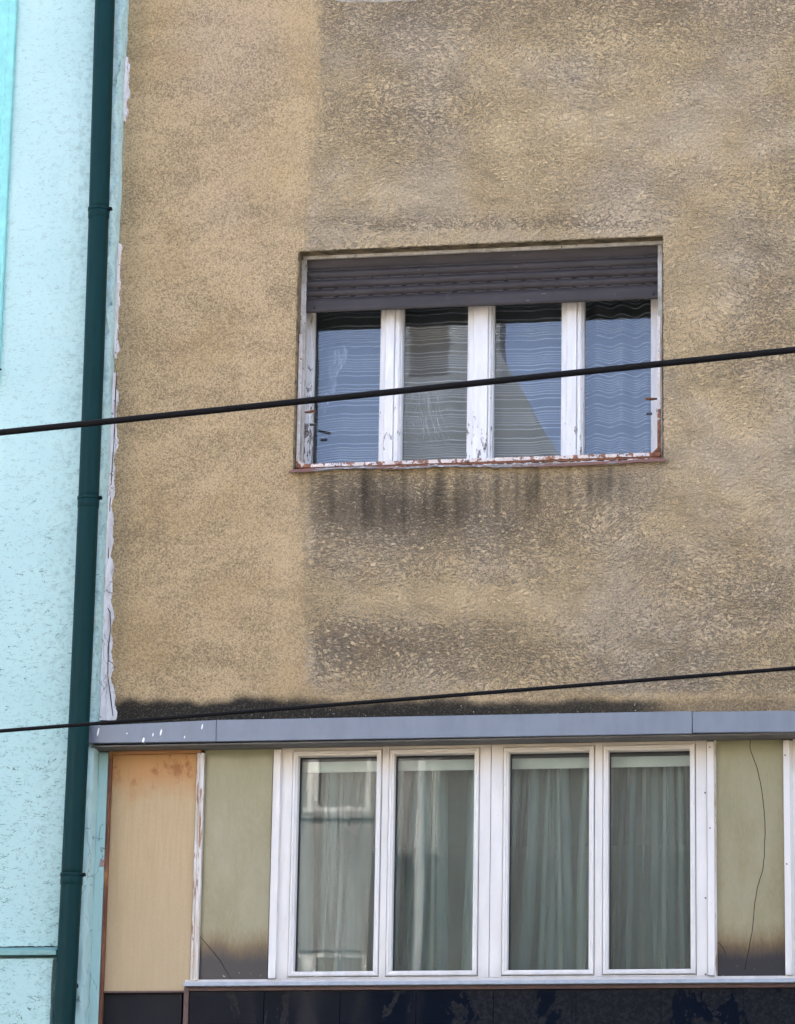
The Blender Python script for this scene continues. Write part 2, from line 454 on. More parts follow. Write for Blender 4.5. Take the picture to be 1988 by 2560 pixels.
def m_navy():
    n = N('navy_glass_cladding')
    x, y, z = n.sep()
    v = n.noise(n.map(n.co, (1.3, 1, .55)), 3.6, 5, .66, .5)
    f = n.noise(n.co, 50, 4, .65)
    right = n.step(x, 0.1, .7, 0, .16)
    patch = n.step(n.add(n.add(v, right), n.mul(n.math('SUBTRACT', f, .5), .06)), .60, .612)
    base = n.mix(patch, (.0010, .0045, .012), n.mix(n.step(f, .4, .65), (.008, .010, .014), (.018, .020, .024)))
    n.set(Base_Color=base, Roughness=n.mix(patch, (.04,)*3, (.16,)*3), Specular_IOR_Level=.11, Normal=n.bump(n.noise(n.co, 2.5, 2), .003, .3))
    return n.m

def m_glass(name, k, add, tint, wob):
    n = N(name)
    n.n.remove(n.b)
    tr = n.n.new('ShaderNodeBsdfTransparent'); tr.inputs[0].default_value = (*tint, 1)
    gl = n.n.new('ShaderNodeBsdfGlossy'); gl.inputs['Roughness'].default_value = 0.0; gl.inputs[0].default_value = (1, 1, 1, 1)
    fr = n.n.new('ShaderNodeFresnel'); fr.inputs[0].default_value = 1.5
    if wob: n.l.new(n.bump(n.noise(n.map(n.co, (1, 1, .6)), 2.2, 2, .4), wob, 1.0), gl.inputs['Normal'])
    mx = n.n.new('ShaderNodeMixShader')
    n.l.new(n.math('ADD', n.mul(fr.outputs[0], k), add, clamp=True), mx.inputs[0])
    n.l.new(tr.outputs[0], mx.inputs[1]); n.l.new(gl.outputs[0], mx.inputs[2]); n.l.new(mx.outputs[0], n.out.inputs[0])
    return n.m

def m_sheer():
    n = N('striped_sheer_voile')
    x, y, z = n.sep()
    fr = n.math('FRACT', n.math('DIVIDE', n.math('SUBTRACT', z, 7.46), .19))
    tot = None
    for c, w, a in ((.06, .030, 1), (.21, .028, .9), (.30, .026, .8), (.38, .05, .5), (.45, .05, .5), (.53, .026, .8), (.62, .028, .9), (.76, .030, 1)):
        l = n.mul(n.step(n.math('ABSOLUTE', n.math('SUBTRACT', fr, c)), w, w*.25), a)
        tot = l if tot is None else n.math('MAXIMUM', tot, l)
    op = n.math('ADD', n.mul(tot, .42), .13, clamp=True)
    n.n.remove(n.b)
    tr = n.n.new('ShaderNodeBsdfTransparent')
    df = n.n.new('ShaderNodeBsdfDiffuse'); df.inputs[0].default_value = (.85, .87, .88, 1)
    tl = n.n.new('ShaderNodeBsdfTranslucent'); tl.inputs[0].default_value = (.8, .8, .8, 1)
    a = n.n.new('ShaderNodeMixShader'); a.inputs[0].default_value = .3
    n.l.new(df.outputs[0], a.inputs[1]); n.l.new(tl.outputs[0], a.inputs[2])
    b = n.n.new('ShaderNodeMixShader'); n.l.new(op, b.inputs[0]); n.l.new(tr.outputs[0], b.inputs[1]); n.l.new(a.outputs[0], b.inputs[2])
    n.l.new(b.outputs[0], n.out.inputs[0])
    return n.m

def m_curtain():
    n = N('pale_green_curtain_cloth')
    v = n.noise(n.map(n.co, (1, 1, .1)), 30, 3)
    col = n.mix(n.step(v, .3, .7), (.48, .57, .54), (.56, .64, .605))
    n.set(Base_Color=col, Roughness=.9, Specular_IOR_Level=.1)
    tr = n.n.new('ShaderNodeBsdfTransparent'); mx = n.n.new('ShaderNodeMixShader')
    n.l.new(n.attr('gather'), mx.inputs[0]); n.l.new(tr.outputs[0], mx.inputs[1]); n.l.new(n.b.outputs[0], mx.inputs[2]); n.l.new(mx.outputs[0], n.out.inputs[0])
    return n.m

def m_sill():
    n = N('rusted_sill_sheet')
    v = n.noise(n.map(n.co, (.5, 1, 2)), 16, 5, .68)
    x, y, z = n.sep()
    ends = n.math('MAXIMUM', n.step(x, .80, 1.0, 0, .16), n.step(x, -.45, -.55, 0, .16))
    base = n.mix(n.step(n.math('SUBTRACT', v, ends), .40, .50), (.20, .095, .07), (.24, .225, .215))
    base = n.mix(n.step(n.noise(n.map(n.co, (.5, 1, 3), loc=(4, 0, 0)), 34, 4, .65), n.add(ends, .60), n.add(ends, .64)), base, (.70, .70, .70))
    n.set(Base_Color=base, Roughness=.65, Normal=n.bump(v, .003, .6))
    return n.m

def m_caulk():
    n = N('white_joint_filler')
    v = n.noise(n.map(n.co, (1, 1, .3)), 25, 4, .6)
    c = n.voro(n.map(n.vadd(n.co, n.noise(n.co, 14, 3, .6, color=True), .05), (1, 1, .16)), 24, 'DISTANCE_TO_EDGE')
    cr = n.mul(n.step(c.outputs['Distance'], .020, .006), n.step(n.noise(n.co, 5), .44, .52))
    base = n.mix(n.step(v, .3, .7), (.60, .57, .54), (.80, .79, .77))
    n.set(Base_Color=n.mix(cr, base, (.09, .08, .07)), Roughness=.9, Normal=n.bump(n.math('SUBTRACT', v, cr), .004, .7))
    return n.m

def m_facing():
    n = N('pale_grey_facing')
    v = n.noise(n.co, .8, 5, .6); f = n.noise(n.co, 12, 4, .6)
    base = n.mix(n.step(v, .3, .7), (.26, .26, .255), (.34, .34, .335))
    x, y, z = n.sep()
    low = n.mul(n.step(z, 9.42, 9.38), n.step(x, -5.02, -4.98))
    base = n.mix(low, base, n.mix(n.step(v, .3, .7), (.075, .078, .075), (.12, .12, .115)))  # lower wall coloured darker to weaken its reflection in the panes
    base = n.mix(n.mul(n.step(x, -4.15, -4.1), n.step(z, 9.39, 9.43)), base, (.13, .13, .125))
    n.set(Base_Color=n.mix(n.mul(n.step(f, .5, .75), .3), base, (.16, .155, .15)), Roughness=.95)
    return n.m

M = dict(stucco=m_stucco(), mint=m_mint(), pipe=m_pipe(), fascia=m_fascia(), soffit=m_soffit(), pvc=m_pvc(), post=m_post(),
         wood=m_oldwood(), rail=m_rail(), reveal=m_reveal(), shutter=m_shutter(), rustframe=m_rustframe(), tanpanel=m_tanpanel(),
         olive=m_olive(), navy=m_navy(), sheer=m_sheer(), curtain=m_curtain(), sill=m_sill(), caulk=m_caulk(), facing=m_facing(),
         glass=m_glass('window_glass', 0.85, .012, (.92, .96, .95), .0004), oldglass=m_glass('old_window_glass', 0.58, .025, (.93, .96, .97), .0004),
         turq=m_plain('turquoise_trim_paint', (.29, .68, .62), .7, .08, 12, .003),
         capmetal=m_plain('green_flashing_metal', (.17, .36, .33), .45, .15, 20),
         alu=m_plain('pale_aluminium_sill', (.38, .43, .47), .35, .10, 20),
         darkpanel=m_plain('matt_charcoal_panel', (.010, .0105, .014), .6, .15, 6, Specular_IOR_Level=.2),
         brown=m_plain('brown_trim_metal', (.11, .062, .050), .6, .25, 20),
         black=m_plain('black_rubber_sheath', (.007, .007, .008), .7, .2, 30, Specular_IOR_Level=.15),
         blackgap=m_plain('dark_joint', (.010, .010, .010), .9, .1, 30),
         gasket=m_plain('black_window_gasket', (.012, .013, .014), .5, .1, 30),
         room=m_plain('dim_room_plaster', (.22, .22, .20), .9, .1, 2),
         valance=m_plain('pale_curtain_track', (.62, .66, .62), .5, .06, 8),
         slate=m_plain('grey_slate_cladding', (.13, .16, .20), .7, .15, 3), bareplaster=m_plain('bare_plaster', (.36, .31, .23), .95, .25, 40),
         farframe=m_plain('far_window_paint', (.72, .73, .72), .6, .1, 8),
         asphalt=m_plain('asphalt', (.055, .055, .057), .9, .25, 3, .004, 80),
         paving=m_plain('concrete_paving', (.30, .29, .27), .9, .15, 2, .003, 50),
         rooftile=m_plain('brown_roof_tiles', (.20, .10, .07), .8, .3, 6, .02, 12),
         zinc=m_plain('zinc_downpipe', (.42, .43, .43), .45, .15, 10),
         darkglass=m_plain('dark_far_glass', (.015, .018, .02), .12, .2, 2),
         rust=m_plain('rusty_iron', (.22, .09, .045), .8, .4, 60),
         plug=m_plain('black_plastic_stop', (.01, .01, .012), .5, .1, 30))

# ------------------------------------------------------------------ ground
g = MB().add([(-300, -400, 0), (300, -400, 0), (300, 400, 0), (-300, 400, 0)], [(0, 1, 2, 3)]).build('street', M['asphalt']); tag(g, kind='structure')
g = MB().box(-60, 60, -24.999, -17.2, .004, .13).build('pavement', M['paving'], bevel=.01); tag(g, kind='structure')
g = MB().box(-60, 60, -3.2, -.2, .004, .13).build('pavement', M['paving'], bevel=.01); tag(g, kind='structure')

# ------------------------------------------------------------------ tan building
TB = thing('tan_building', (3, 3, 0), 'weathered tan stucco building with a half shuttered window above a strip of tall white windows', 'building')

def wall_attrs(X_, Z_):
    px, py = to_px(X_, np.zeros_like(X_), Z_)
    # px,py are used as survey coordinates of the wall surface
    split = 775 + 9*np.sin(py/130.0) - (py-1280)*.0105 + 14*sst(py, 500, 0)
    zone = sst(px, split-48, split+40)
    zone = np.where((py > 1690), zone*sst(py, 1780, 1690), zone)
    nz = lambda sx, sy, ph: np.sin(px/sx+ph)*np.sin(py/sy+ph*1.7)
    dirt = .456 + 0*px
    dirt += .05*sst(py, 180, 0)
    G = lambda cx, cy, sx, sy: np.exp(-((px-cx)/sx)**2-((py-cy)/sy)**2)
    dirt += -.05*G(1030, 470, 300, 70) - .06*G(1500, 330, 300, 60) - .10*G(1850, 1150, 190, 180) + .06*G(1250, 560, 420, 26) - .06*G(1200, 588, 420, 14)
    dirt += .045*G(1000, 300, 220, 120) + .05*G(1880, 900, 120, 500) - .04*G(1800, 500, 90, 400)
    under = sst(px, 770, 800)*sst(px, 1700, 1560)*sst(py, 1170, 1200)*sst(py, 1730, 1680)
    dirt += under*(.034 - .11*G(1080, 1500, 330, 45) + .07*G(900, 1620, 200, 70) + .08*G(1000, 1280, 330, 70) - .05*G(1500, 1480, 160, 120))
    dirt += .03*sst(px, 1600, 1700)*sst(py, 1250, 1500)
    # streaks below the sill
    st = (np.sin(px/13.0)+np.sin(px/7.3+1.3)+np.sin(px/29.0+.4)+.8*np.sin(px/4.1))/3.8
    ln = 1210 + 75*(st*.5+.5) + 60*G(1000, 1200, 300, 400)
    grime = sst(py, ln+70, ln-60)*sst(py, 1140, 1165)*sst(px, 725, 760)*sst(px, 1600, 1560)*(.30+.26*st)
    grime += .10*under*(1+.9*G(1000, 1300, 360, 80)+.8*G(850, 1650, 200, 60))
    for cx, w in ((1530, 10), (1345, 8), (1100, 9), (812, 8), (905, 12)):
        grime += .20*np.exp(-((px-cx)/(w*1.3))**2)*sst(py, 1310, 1190)*sst(py, 1150, 1165)
    # soot above the fascia
    topl = np.where(px < 760, 1768 - 16*np.sin((px-300)/150.0), 1772 - 10*np.sin(px/210.0)) - (px-760)*.0135
    dd = 1797 - (px-540)*.0172 - py
    wob = 9*np.sin(px/63.0)+6*np.sin(px/27.0+1)+4*np.sin(px/11.0)
    sfade = 1 - .45*sst(px, 1560, 1720)
    grime += sfade*.95*sst(dd+wob*.4, 68-18*sst(px, 800, 1500), 14)
    grime += .42*sst(dd+wob, 78, 20)*sst(px, 285, 330)*sst(px, 800, 600)
    grime += .12*sst(dd+wob, 120, 30)*sst(px, 1500, 900)
    grime += .28*G(640, 1690, 90, 30) + .10*G(330, 1720, 60, 40)
    grime += .18*G(1330, 40, 120, 50) + .12*G(880, 60, 90, 40)
    # halo round the opening
    grime += .28*np.exp(-((px-744)/7.0)**2)*sst(py, 600, 640)*sst(py, 1200, 1150)
    hue = .35 + .35*G(560, 150, 200, 180) + .25*G(520, 560, 160, 200) - .5*sst(py, 800, 1100)
    pale = np.exp(-((px-(split-58))/38.0)**2)*(sst(py, 640, 560)+sst(py, 1190, 1260))
    return dict(pale=np.clip(pale, 0, 1), zone=zone, dirt=dirt, grime=np.clip(grime, 0, 1.3), hue=hue)

WALL_R, WALL_T = 13.0, 30.0  # unseen wall height, raised so its shadow covers the building opposite
gx = np.unique(np.round(np.concatenate([np.arange(XC, 2.7, .007), [UW['x0'], UW['x1']], np.arange(3.0, WALL_R+.01, .5), [XC]]), 5))
ZW = Z_FT-.06
gz = np.unique(np.round(np.concatenate([np.arange(ZW, 10.85, .007), [UW['z0'], UW['z1']], np.arange(11.2, WALL_T+.01, .6)]), 5))
def inside(x, z): return UW['x0'] < x < UW['x1'] and UW['z0'] < z < UW['z1']
XX, ZZ = np.meshgrid(gx, gz, indexing='ij')
def wave(U, V):
    d = .004*np.sin(U*2.3+V*1.1)*np.sin(V*1.9) + .003*np.sin(U*5.1-V*3.3)
    return np.stack([U, d*sst(np.abs(U-.47), 1.15, 1.4)*0+0*U, V], -1)
grid_mesh('wall', wave, gx, gz, M['stucco'], TB, True, wall_attrs(XX, ZZ), inside)

# plaster reveal of the upper opening: four splayed sides, the soffit chipped
n_ = N('dirty_reveal_plaster'); v_ = n_.noise(n_.map(n_.co, (.6, 1, 1)), 22, 5, .66)
n_.set(Base_Color=n_.mix(n_.step(v_, .35, .62), (.085, .066, .034), (.27, .20, .105)), Roughness=.95, Normal=n_.bump(v_, .006, .8))
M['revealplaster'] = n_.m
b = MB(); RY = .40
x0, x1, z0, z1 = UW['x0'], UW['x1'], UW['z0'], UW['z1']
for (a, c) in (((x0, z0), (x0, z1)), ((x0, z1), (x1, z1)), ((x1, z1), (x1, z0)), ((x1, z0), (x0, z0))):
    b.add([(a[0], 0, a[1]), (c[0], 0, c[1]), (c[0], RY, c[1]), (a[0], RY, a[1])], [(0, 1, 2, 3)])
b.build('reveal', M['revealplaster'], TB)
# ragged plaster lip on the arris of the opening
b = MB()
def lip(x0, z0, x1, z1, n):
    for i in range(n):
        t0, t1 = i/n, (i+1)/n
        r = random.uniform(.0015, .006)
        ax, az = x0+(x1-x0)*t0, z0+(z1-z0)*t0; bx, bz = x0+(x1-x0)*t1, z0+(z1-z0)*t1
        if abs(x1-x0) > abs(z1-z0): b.box(ax, bx, .001, .022, az-r, az+.004)
        else:
            s = 1 if x0 < 0 else -1
            xa, xb = sorted((ax-s*.004, ax+s*r)); b.box(xa, xb, .001, .02, min(az, bz), max(az, bz))
lip(UW['x0'], UW['z1'], UW['x1'], UW['z1'], 70); lip(UW['x0'], UW['z0'], UW['x0'], UW['z1'], 44); lip(UW['x1'], UW['z0'], UW['x1'], UW['z1'], 44)
b.build('plaster_lip', M['revealplaster'], TB)

# body of the building: sides, back, roof, ground storey
b = MB()
b.prism([(XC+.02, 26.8), (WALL_R, 26.8), (WALL_R, 30.0), (XC+.02, 30.0)], .30, 11.5); b.box(XC+.02, XC+.22, .45, 11.2, 0, 26.79); b.box(WALL_R-.25, WALL_R, .02, 11.2, 0, 26.79); b.box(XC+.23, WALL_R-.26, 11.21, 11.5, 0, 26.79)
b.build('shell', M['facing'], TB)
b = MB().box(XC+.02, WALL_R, .03, .3, 0, 3.15); b.build('ground_storey', M['darkpanel'], TB)
# rooms
def room(x0, x1, y0, y1, z0, z1):
    b = MB(); V = [(x0, y0, z0), (x1, y0, z0), (x1, y1, z0), (x0, y1, z0), (x0, y0, z1), (x1, y0, z1), (x1, y1, z1), (x0, y1, z1)]
    b.add(V, [(0, 1, 2, 3), (4, 5, 6, 7), (0, 3, 7, 4), (1, 2, 6, 5), (2, 3, 7, 6)])
    b.build('room', M['room'], TB)
room(-1.4, 2.5, .012, 4.2, 6.75, 9.6)
room(-.95, 2.9, .10, 4.2, 3.6, Z_ST+.12)

# fascia: three lengths of folded sheet
seam1, seam2 = 541, 1730
def fascia(pxl, pxr, tl, tr, bl, br, yf):
    tlx, tlz = P(pxl[0], tl, yf); trx, trz = P(pxr[0], tr, yf); blx, blz = P(pxl[1], bl, yf); brx, brz = P(pxr[1], br, yf)
    mb = MB()
    yb = .03
    lip_ = .012
    # front, sloping lid, underside lip, ends
    V = [(blx, yf, blz), (brx, yf, brz), (trx, yf, trz), (tlx, yf, tlz),
         (blx, yf+lip_, blz), (brx, yf+lip_, brz), (trx, yb-.02, trz+.02), (tlx, yb-.02, tlz+.02), (blx, yb-.02, blz+.002), (brx, yb-.02, brz+.002)]
    F = [(0, 1, 2, 3), (3, 2, 6, 7), (0, 4, 5, 1), (0, 3, 7, 8, 4), (1, 5, 9, 6, 2), (4, 8, 9, 5), (7, 6, 9, 8)]
    mb.add(V, F)
    return mb
fo = fascia((216, 213), (seam1-.5, seam1-1.5), 1815, 1800, 1858, 1853.2, FAS_Y-.004).build('fascia', M['fascia'], TB, .003)
fo = fascia((seam1+.5, seam1-.5), (seam2, seam2+.5), 1800, 1777.4, 1853.5, 1833.6, FAS_Y).build('fascia', M['fascia'], TB, .003)
fo = fascia((seam2+1.5, seam2+2), (2300, 2300), 1779.5, 1772, 1831.6, 1827, FAS_Y-.003).build('fascia', M['fascia'], TB, .003)
# soffit boards under the fascia (stepped)
b = MB()
b.box(PX(222, 1862, FAS_Y)+.01, 3.2, FAS_Y+.02, -.03, Z_FB-.012, Z_FB-.004)
b.box(XC+.03, 3.2, -.03, .11, Z_ST+.012, Z_FB-.006)
b.build('soffit', M['soffit'], TB, .002)
b = MB().box(XC+.03, 3.2, -.052, -.0305, Z_ST+.028, Z_FB-.0125); b.build('soffit_batten', M['soffit'], TB, .002)

# ---- tan board and its rust-brown frame
def leanbox(mb, pxa, pxb, y0, y1, z0, z1):
    """a straight upright member; its faces at the survey px of mid height"""
    return mb.box(xs(pxa, y0), xs(pxb, y0), y0, y1, z0, z1)
zt, zb = Z_ST+.012, Z_SB
zpb = PZ(360, 2478, PLY)
b = MB()
leanbox(b, 261.5, 270, -.005, .06, 3.3, zt-.001)
b.box(xs(270.2, -.004), xs(492.5, -.004), -.004, .06, zt-.022, zt-.002)
b.build('panel_frame', M['rustframe'], TB, .002)
b = MB(); leanbox(b, 270.4, 484, PLY, .06, zpb, zt-.0225); b.build('board_panel', M['tanpanel'], TB, .001)
b = MB(); leanbox(b, 270.3, 471, -.004, .06, zpb-.012, zpb-.001); b.build('panel_rail', M['brown'], TB, .001)
b = MB(); leanbox(b, 270.3, 466, PLY+.004, .06, 3.3, zpb-.013); b.build('lower_panel', M['darkpanel'], TB, .001)
# post between board and olive panel: rusty inner strip + cream flaking face
b = MB(); leanbox(b, 484.5, 491.5, -.002, .06, zb+.004, zt-.023); b.build('post_strip', M['rustframe'] if False else M['post'], TB, .001)
b = MB(); leanbox(b, 492, 503, -.014, .06, zb+.004, zt-.023); b.build('post', M['post'], TB, .002)
# olive glass panels
def olive(pa, pb, crack, parent=TB):
    b = MB(); b.box(xs(pa), xs(pb), PLY, .06, zb+.002, zt-.001); o = b.build('glass_panel', M['olive'], TB)
    for c in crack:
        pts = []
        for k, (q, r) in enumerate(c):
            X_, Z_ = P(q, r, PLY-.001); pts.append((X_, PLY-.001, Z_))
        # subdivide with a little wander
        pp = []
        for i in range(len(pts)-1):
            a, d = Vector(pts[i]), Vector(pts[i+1])
            for t in np.linspace(0, 1, 7)[:-1]:
                q = a.lerp(d, float(t)); q.x += random.uniform(-.0012, .0012); pp.append(q)
        pp.append(Vector(pts[-1]))
        MB().tube(pp, .0018, 6).build('crack', M['blackgap'], o)
olive(503.4, 675.5, [[(499, 2340), (518, 2362), (548, 2398), (566, 2428), (582, 2453)]])
olive(1792.3, 1960.5, [[(1876, 1850), (1874.5, 1870), (1892, 1917), (1903, 1965), (1910, 2020), (1913, 2070), (1911, 2140), (1906, 2180), (1893, 2220), (1887, 2260), (1882, 2320), (1870, 2385), (1862, 2425)],
                       [(1796, 2355), (1808, 2370), (1816, 2390)]])
# sheet posts beside the windows
def post(pa, pb, mat='pvc', y0=-.022, screws=()):
    b = MB(); b.box(xs(pa, y0), xs(pb, y0), y0, .06, zb+.012, zt-.012); o = b.build('post', M[mat], TB, .003)
    for (sx, sy) in screws:
        X_, Z_ = P(sx, sy, y0); MB().tube([(X_, y0-.002, Z_), (X_, y0+.01, Z_)], .0045, 10).build('screw', M['brown'], o)
post(677, 695.5)
post(1768.6, 1786, screws=((1775, 1868), (1775, 2070)))
b = MB(); leanbox(b, 1786.4, 1791.6, .004, .06, zb+.004, zt-.001); b.build('post_strip', M['post'], TB, .001)
post(1961, 1977.5, screws=((1963, 1888), (1967, 2160)))
b = MB(); leanbox(b, 1977.9, 1984.5, .0, .06, zb+.012, zt-.012); b.build('post_strip', M['pvc'], TB, .001)

# ---- lower windows: two units with two casements, a third unit begins at the right edge
GY = .062
ztop = PZ(1225, 1869.5, PLY); zbot = PZ(1225, 2441, PLY)
def lower_window(frame, sashes, seam_px=None):
    fl, fr = frame
    y0 = .004
    mb = MB(); xa, xb = xs(fl, y0), xs(fr, y0)
    ins = [(xs(a, y0), xs(d, y0)) for a, d in sashes]
    edges = [xa] + [e for i in ins for e in i] + [xb]
    for k in range(0, len(edges), 2):
        mb.box(edges[k], edges[k+1], y0, .10, zb+.012, zt-.001)
    for a, d in ins:
        mb.box(a, d, y0+.001, .10, ztop, zt-.001); mb.box(a, d, y0+.001, .10, zb+.012, zbot)
    w = mb.build('window', M['pvc'], TB, .002)
    for a, d in ins:
        g_ = .0035
        s = MB().loops(a+g_, d-g_, zbot+g_, ztop-g_, [(0, .05), (0, -.004), (.004, -.010), (.016, -.010), (.019, -.004), (.028, -.002), (.031, .012), (.031, .05)])
        so_ = s.build('sash', M['pvc'], w)
        MB().loops(a+g_, d-g_, zbot+g_, ztop-g_, [(.0305, .046), (.0305, GY-.004), (.037, GY-.004), (.037, GY+.02), (.030, GY+.02)]).build('gasket', M['gasket'], w)
        MB().box(a+g_+.029, d-g_-.029, GY, GY+.024, zbot+g_+.029, ztop-g_-.029).build('pane', M['glass'], w)
        # dark seal in the gap between casement and frame
        MB().loops(a+.0002, d-.0002, zbot+.0002, ztop-.0002, [(0, .03), (.006, .03)]).build('seal', M['gasket'], w)
    return w
lower_window((696, 1224.8), [(726, 951.5), (968.2, 1197.5)])
w2 = lower_window((1226.2, 1768), [(1256, 1486.8), (1506.4, 1740.5)])
for (sx, sy) in ((1763, 1982), (1764, 2245), (1764, 2436)):
    X_, Z_ = P(sx, sy, .004); MB().tube([(X_, .0, Z_), (X_, .02, Z_)], .005, 10).build('screw', M['plug'], w2)
lower_window((1985, 2330), [(2020, 2290)])
# window cill of pale sheet, brown strip, glass cladding
sill_z1, sill_z0 = PZ(1225, 2450.5, -.045), PZ(1225, 2460.5, -.045)
b = MB().prism([(xs(458, -.045, 2460), sill_z0), (3.1, sill_z0), (3.1, sill_z1), (xs(458, -.045, 2460), sill_z1)], -.045, .002); b.build('sill', M['alu'], TB, .003)
b = MB().box(xs(474), 3.1, .002, .10, zb-.006, zb+.011); b.build('bottom_rail', M['pvc'], TB, .001)
zbr = PZ(1225, 2473, 0.0)
b = MB().box(xs(472, 0, 2470), 3.1, -.006, .06, zbr, sill_z0-.001); b.build('trim_strip', M['brown'], TB, .001)
b = MB().box(xs(458.5, -.008, 2520), xs(470.5, -.008, 2520), -.008, .06, 3.3, sill_z0-.001); b.build('corner_trim', M['brown'], TB, .002)
seams = [471.5, 660, 850, 1040, 1233.5, 1440, 1653, 1860, 2060, 2300]
for a, d in zip(seams[:-1], seams[1:]):
    off = random.uniform(0, .003)
    b = MB().box(PX(a, 2520, .012)+.0015, PX(d, 2520, .012)-.0015, .010+off, .05, 3.3, zbr-.002); b.build('cladding_panel', M['navy'], TB, .0015)
b = MB().box(XC+.02, 3.1, .062, .095, 3.2, zb-.008); b.build('cladding_backing', M['blackgap'], TB)
b = MB().box(XC+.02, xs(696), .062, .095, zb-.004, zt+.05); b.build('panel_backing', M['blackgap'], TB)
# white filler in the joint against the neighbour
zs = np.arange(PZ(270, 1802), PZ(290, 930), .012)
def filler(zs, wfun, name='joint_filler'):
    mb = MB(); vs = []; fs = []
    for i, z in enumerate(zs):
        w = max(.010, wfun(z) + .006*math.sin(z*41)+random.uniform(-.004, .004))
        vs += [(XC+.0005, -.030, z), (XC+max(.006, w*.45), -.016, z), (XC+max(.012, w), -.003+random.uniform(-.002, 0), z), (XC+max(.012, w), .004, z)]
    for i in range(len(zs)-1):
        for k in range(3): fs.append((4*i+k, 4*i+k+1, 4*i+k+5, 4*i+k+4))
    mb.add(vs, fs).build(name, M['caulk'], TB, smooth=False)
def fw(z):
    px = np.interp(z, [5.95, 6.0, 6.15, 6.35, 6.45, 6.7, 7.1, 7.5, 7.75, 8.0, 8.2], [290, 290, 286, 278, 281, 281, 281, 285, 293, 293, 293])
    py = np.interp(z, [5.9, 8.2], [1835, 923])
    return PX(float(px), float(py)) - XC + .006*math.sin(z*23)
filler(zs, fw)
filler(np.arange(8.25, 9.0, .012), lambda z: .012+.008*math.sin(z*19)+.005*math.sin(z*47))
filler(np.arange(9.80, 10.24, .012), lambda z: .012+.014*math.sin((z-9.80)/.44*math.pi)+.004*math.sin(z*60))
# a long ragged crack down the filler
pts = []
for q, r in ((293, 925), (290, 980), (287, 1040), (285, 1105), (280, 1180), (274, 1290), (271, 1340), (271, 1400), (267, 1450), (266, 1515), (275, 1530), (276, 1570), (272, 1620), (270, 1690), (276, 1740), (282, 1790)):
    X_, Z_ = P(q+random.uniform(-1, 1), r, -.014); pts.append((X_, -.0145, Z_))
MB().tube(pts, [.0016+.0016*abs(math.sin(i*1.7)) for i in range(len(pts))], 6).build('joint_crack', M['blackgap'], TB)
# pale bare plaster at the top edge of the frame
pp = [P(q, r) for q, r in ((838, 2), (865, 7), (905, 5), (950, 7), (1000, 3), (1040, 4), (1060, -30), (815, -30))]
pp = [(x, z) for x, z in pp]
MB().prism(pp[::-1] if False else pp, -.004, .002).build('plaster_patch', M['bareplaster'], TB)

# ---- upper window
FY, UG = .25, .315            # face of the wooden frame, glass
uz0, uz1 = UW['z0']+.012, UW['z1']-.02
def ux(px, Y, py=960): return PX(px, py, Y)
mb = MB()
xl0, xl1 = ux(750, FY), ux(776.5, FY)
xr0, xr1 = ux(1630, FY), UW['x1']-.002
gb = PZ(1200, 1150, FY)-.035
members = [(UW['x0']+.002, xl1), (ux(951.5, FY), ux(1000, FY)), (ux(1170.5, FY), ux(1228, FY)), (ux(1405.5, FY), ux(1455, FY)), (xr0, xr1)]
for a, d in members: mb.box(a, d, FY, .36, uz0, uz1)
for (a, d), (a2, d2) in zip(members[:-1], members[1:]):
    mb.box(d, a2, FY+.001, .36, uz0, gb); mb.box(d, a2, FY+.001, .36, uz1-.07, uz1)
UWIN = mb.build('window', M['wood'], TB, .003)
# raised casement stiles planted on the frame members
glz = [(xl1, ux(951, FY)), (ux(1009, FY), ux(1170, FY)), (ux(1238, FY), ux(1405, FY)), (ux(1461, FY), xr0)]
tilts = [(.002, .0015), (-.001, -.002), (.0, .001), (.010, .0)]
for k, ((d, a2), (ty, tz)) in enumerate(zip(zip([m_[1] for m_ in members[:-1]], [m_[0] for m_ in members[1:]]), tilts)):
    s = MB().loops(d+.0005, a2-.0005, gb+.0005, uz1-.0705, [(0, .34), (0, FY+.012), (.002, FY+.008), (.006, FY+.008), (.008, FY+.022), (.008, .34)])
    s.build('sash', M['wood'], UWIN)
    g_ = MB().box(d+.007, a2-.007, UG, UG+.004, gb+.007, uz1-.078)
    g_.v = [(vx, vy+(vx-d)*ty+(vz-gb)*tz, vz) for vx, vy, vz in g_.v]; po = g_.build('pane', M['oldglass'], UWIN)
# cover strips on the meeting stiles
mb = MB()
for pa, pb in ((961, 984), (1182, 1219), (1416, 1441)):
    mb.box(ux(pa, FY-.018), ux(pb, FY-.018), FY-.018, FY-.001, uz0+.02, uz1-.002)
mb.build('cover_strip', M['wood'], UWIN, .004)
mb = MB()
for pa, pb in ((986, 997), (1221, 1226), (1443, 1452)):
    mb.box(ux(pa, FY-.009), ux(pb, FY-.009), FY-.009, FY-.001, uz0+.02, uz1-.002)
mb.build('cover_bead', M['wood'], UWIN, .003)
# head rail, guides
HY = .112
htl, htr = P(747, 642, HY), P(1658, 599, HY)
hz1 = (PZ(760, 640, HY)+PZ(1640, 600, HY))/2; hz0 = (PZ(760, 650.5, HY)+PZ(1640, 611.5, HY))/2
MB().box(UW['x0']+.006, UW['x1']-.006, HY-.012, HY+.05, hz0, hz1).build('head_rail', M['reveal'], UWIN, .003)
mb = MB(); mb.box(ux(750.5, HY, 720), ux(765.5, HY, 720), HY-.006, HY+.05, UW['z0']+.02, hz0-.002)
mb.build('shutter_guide', M['reveal'], UWIN, .002)
mb = MB(); mb.box(ux(1645, HY, 720), ux(1656, HY, 720), HY-.006, HY+.05, UW['z0']+.02, hz0-.002)
mb.build('shutter_guide', M['reveal'], UWIN, .002)
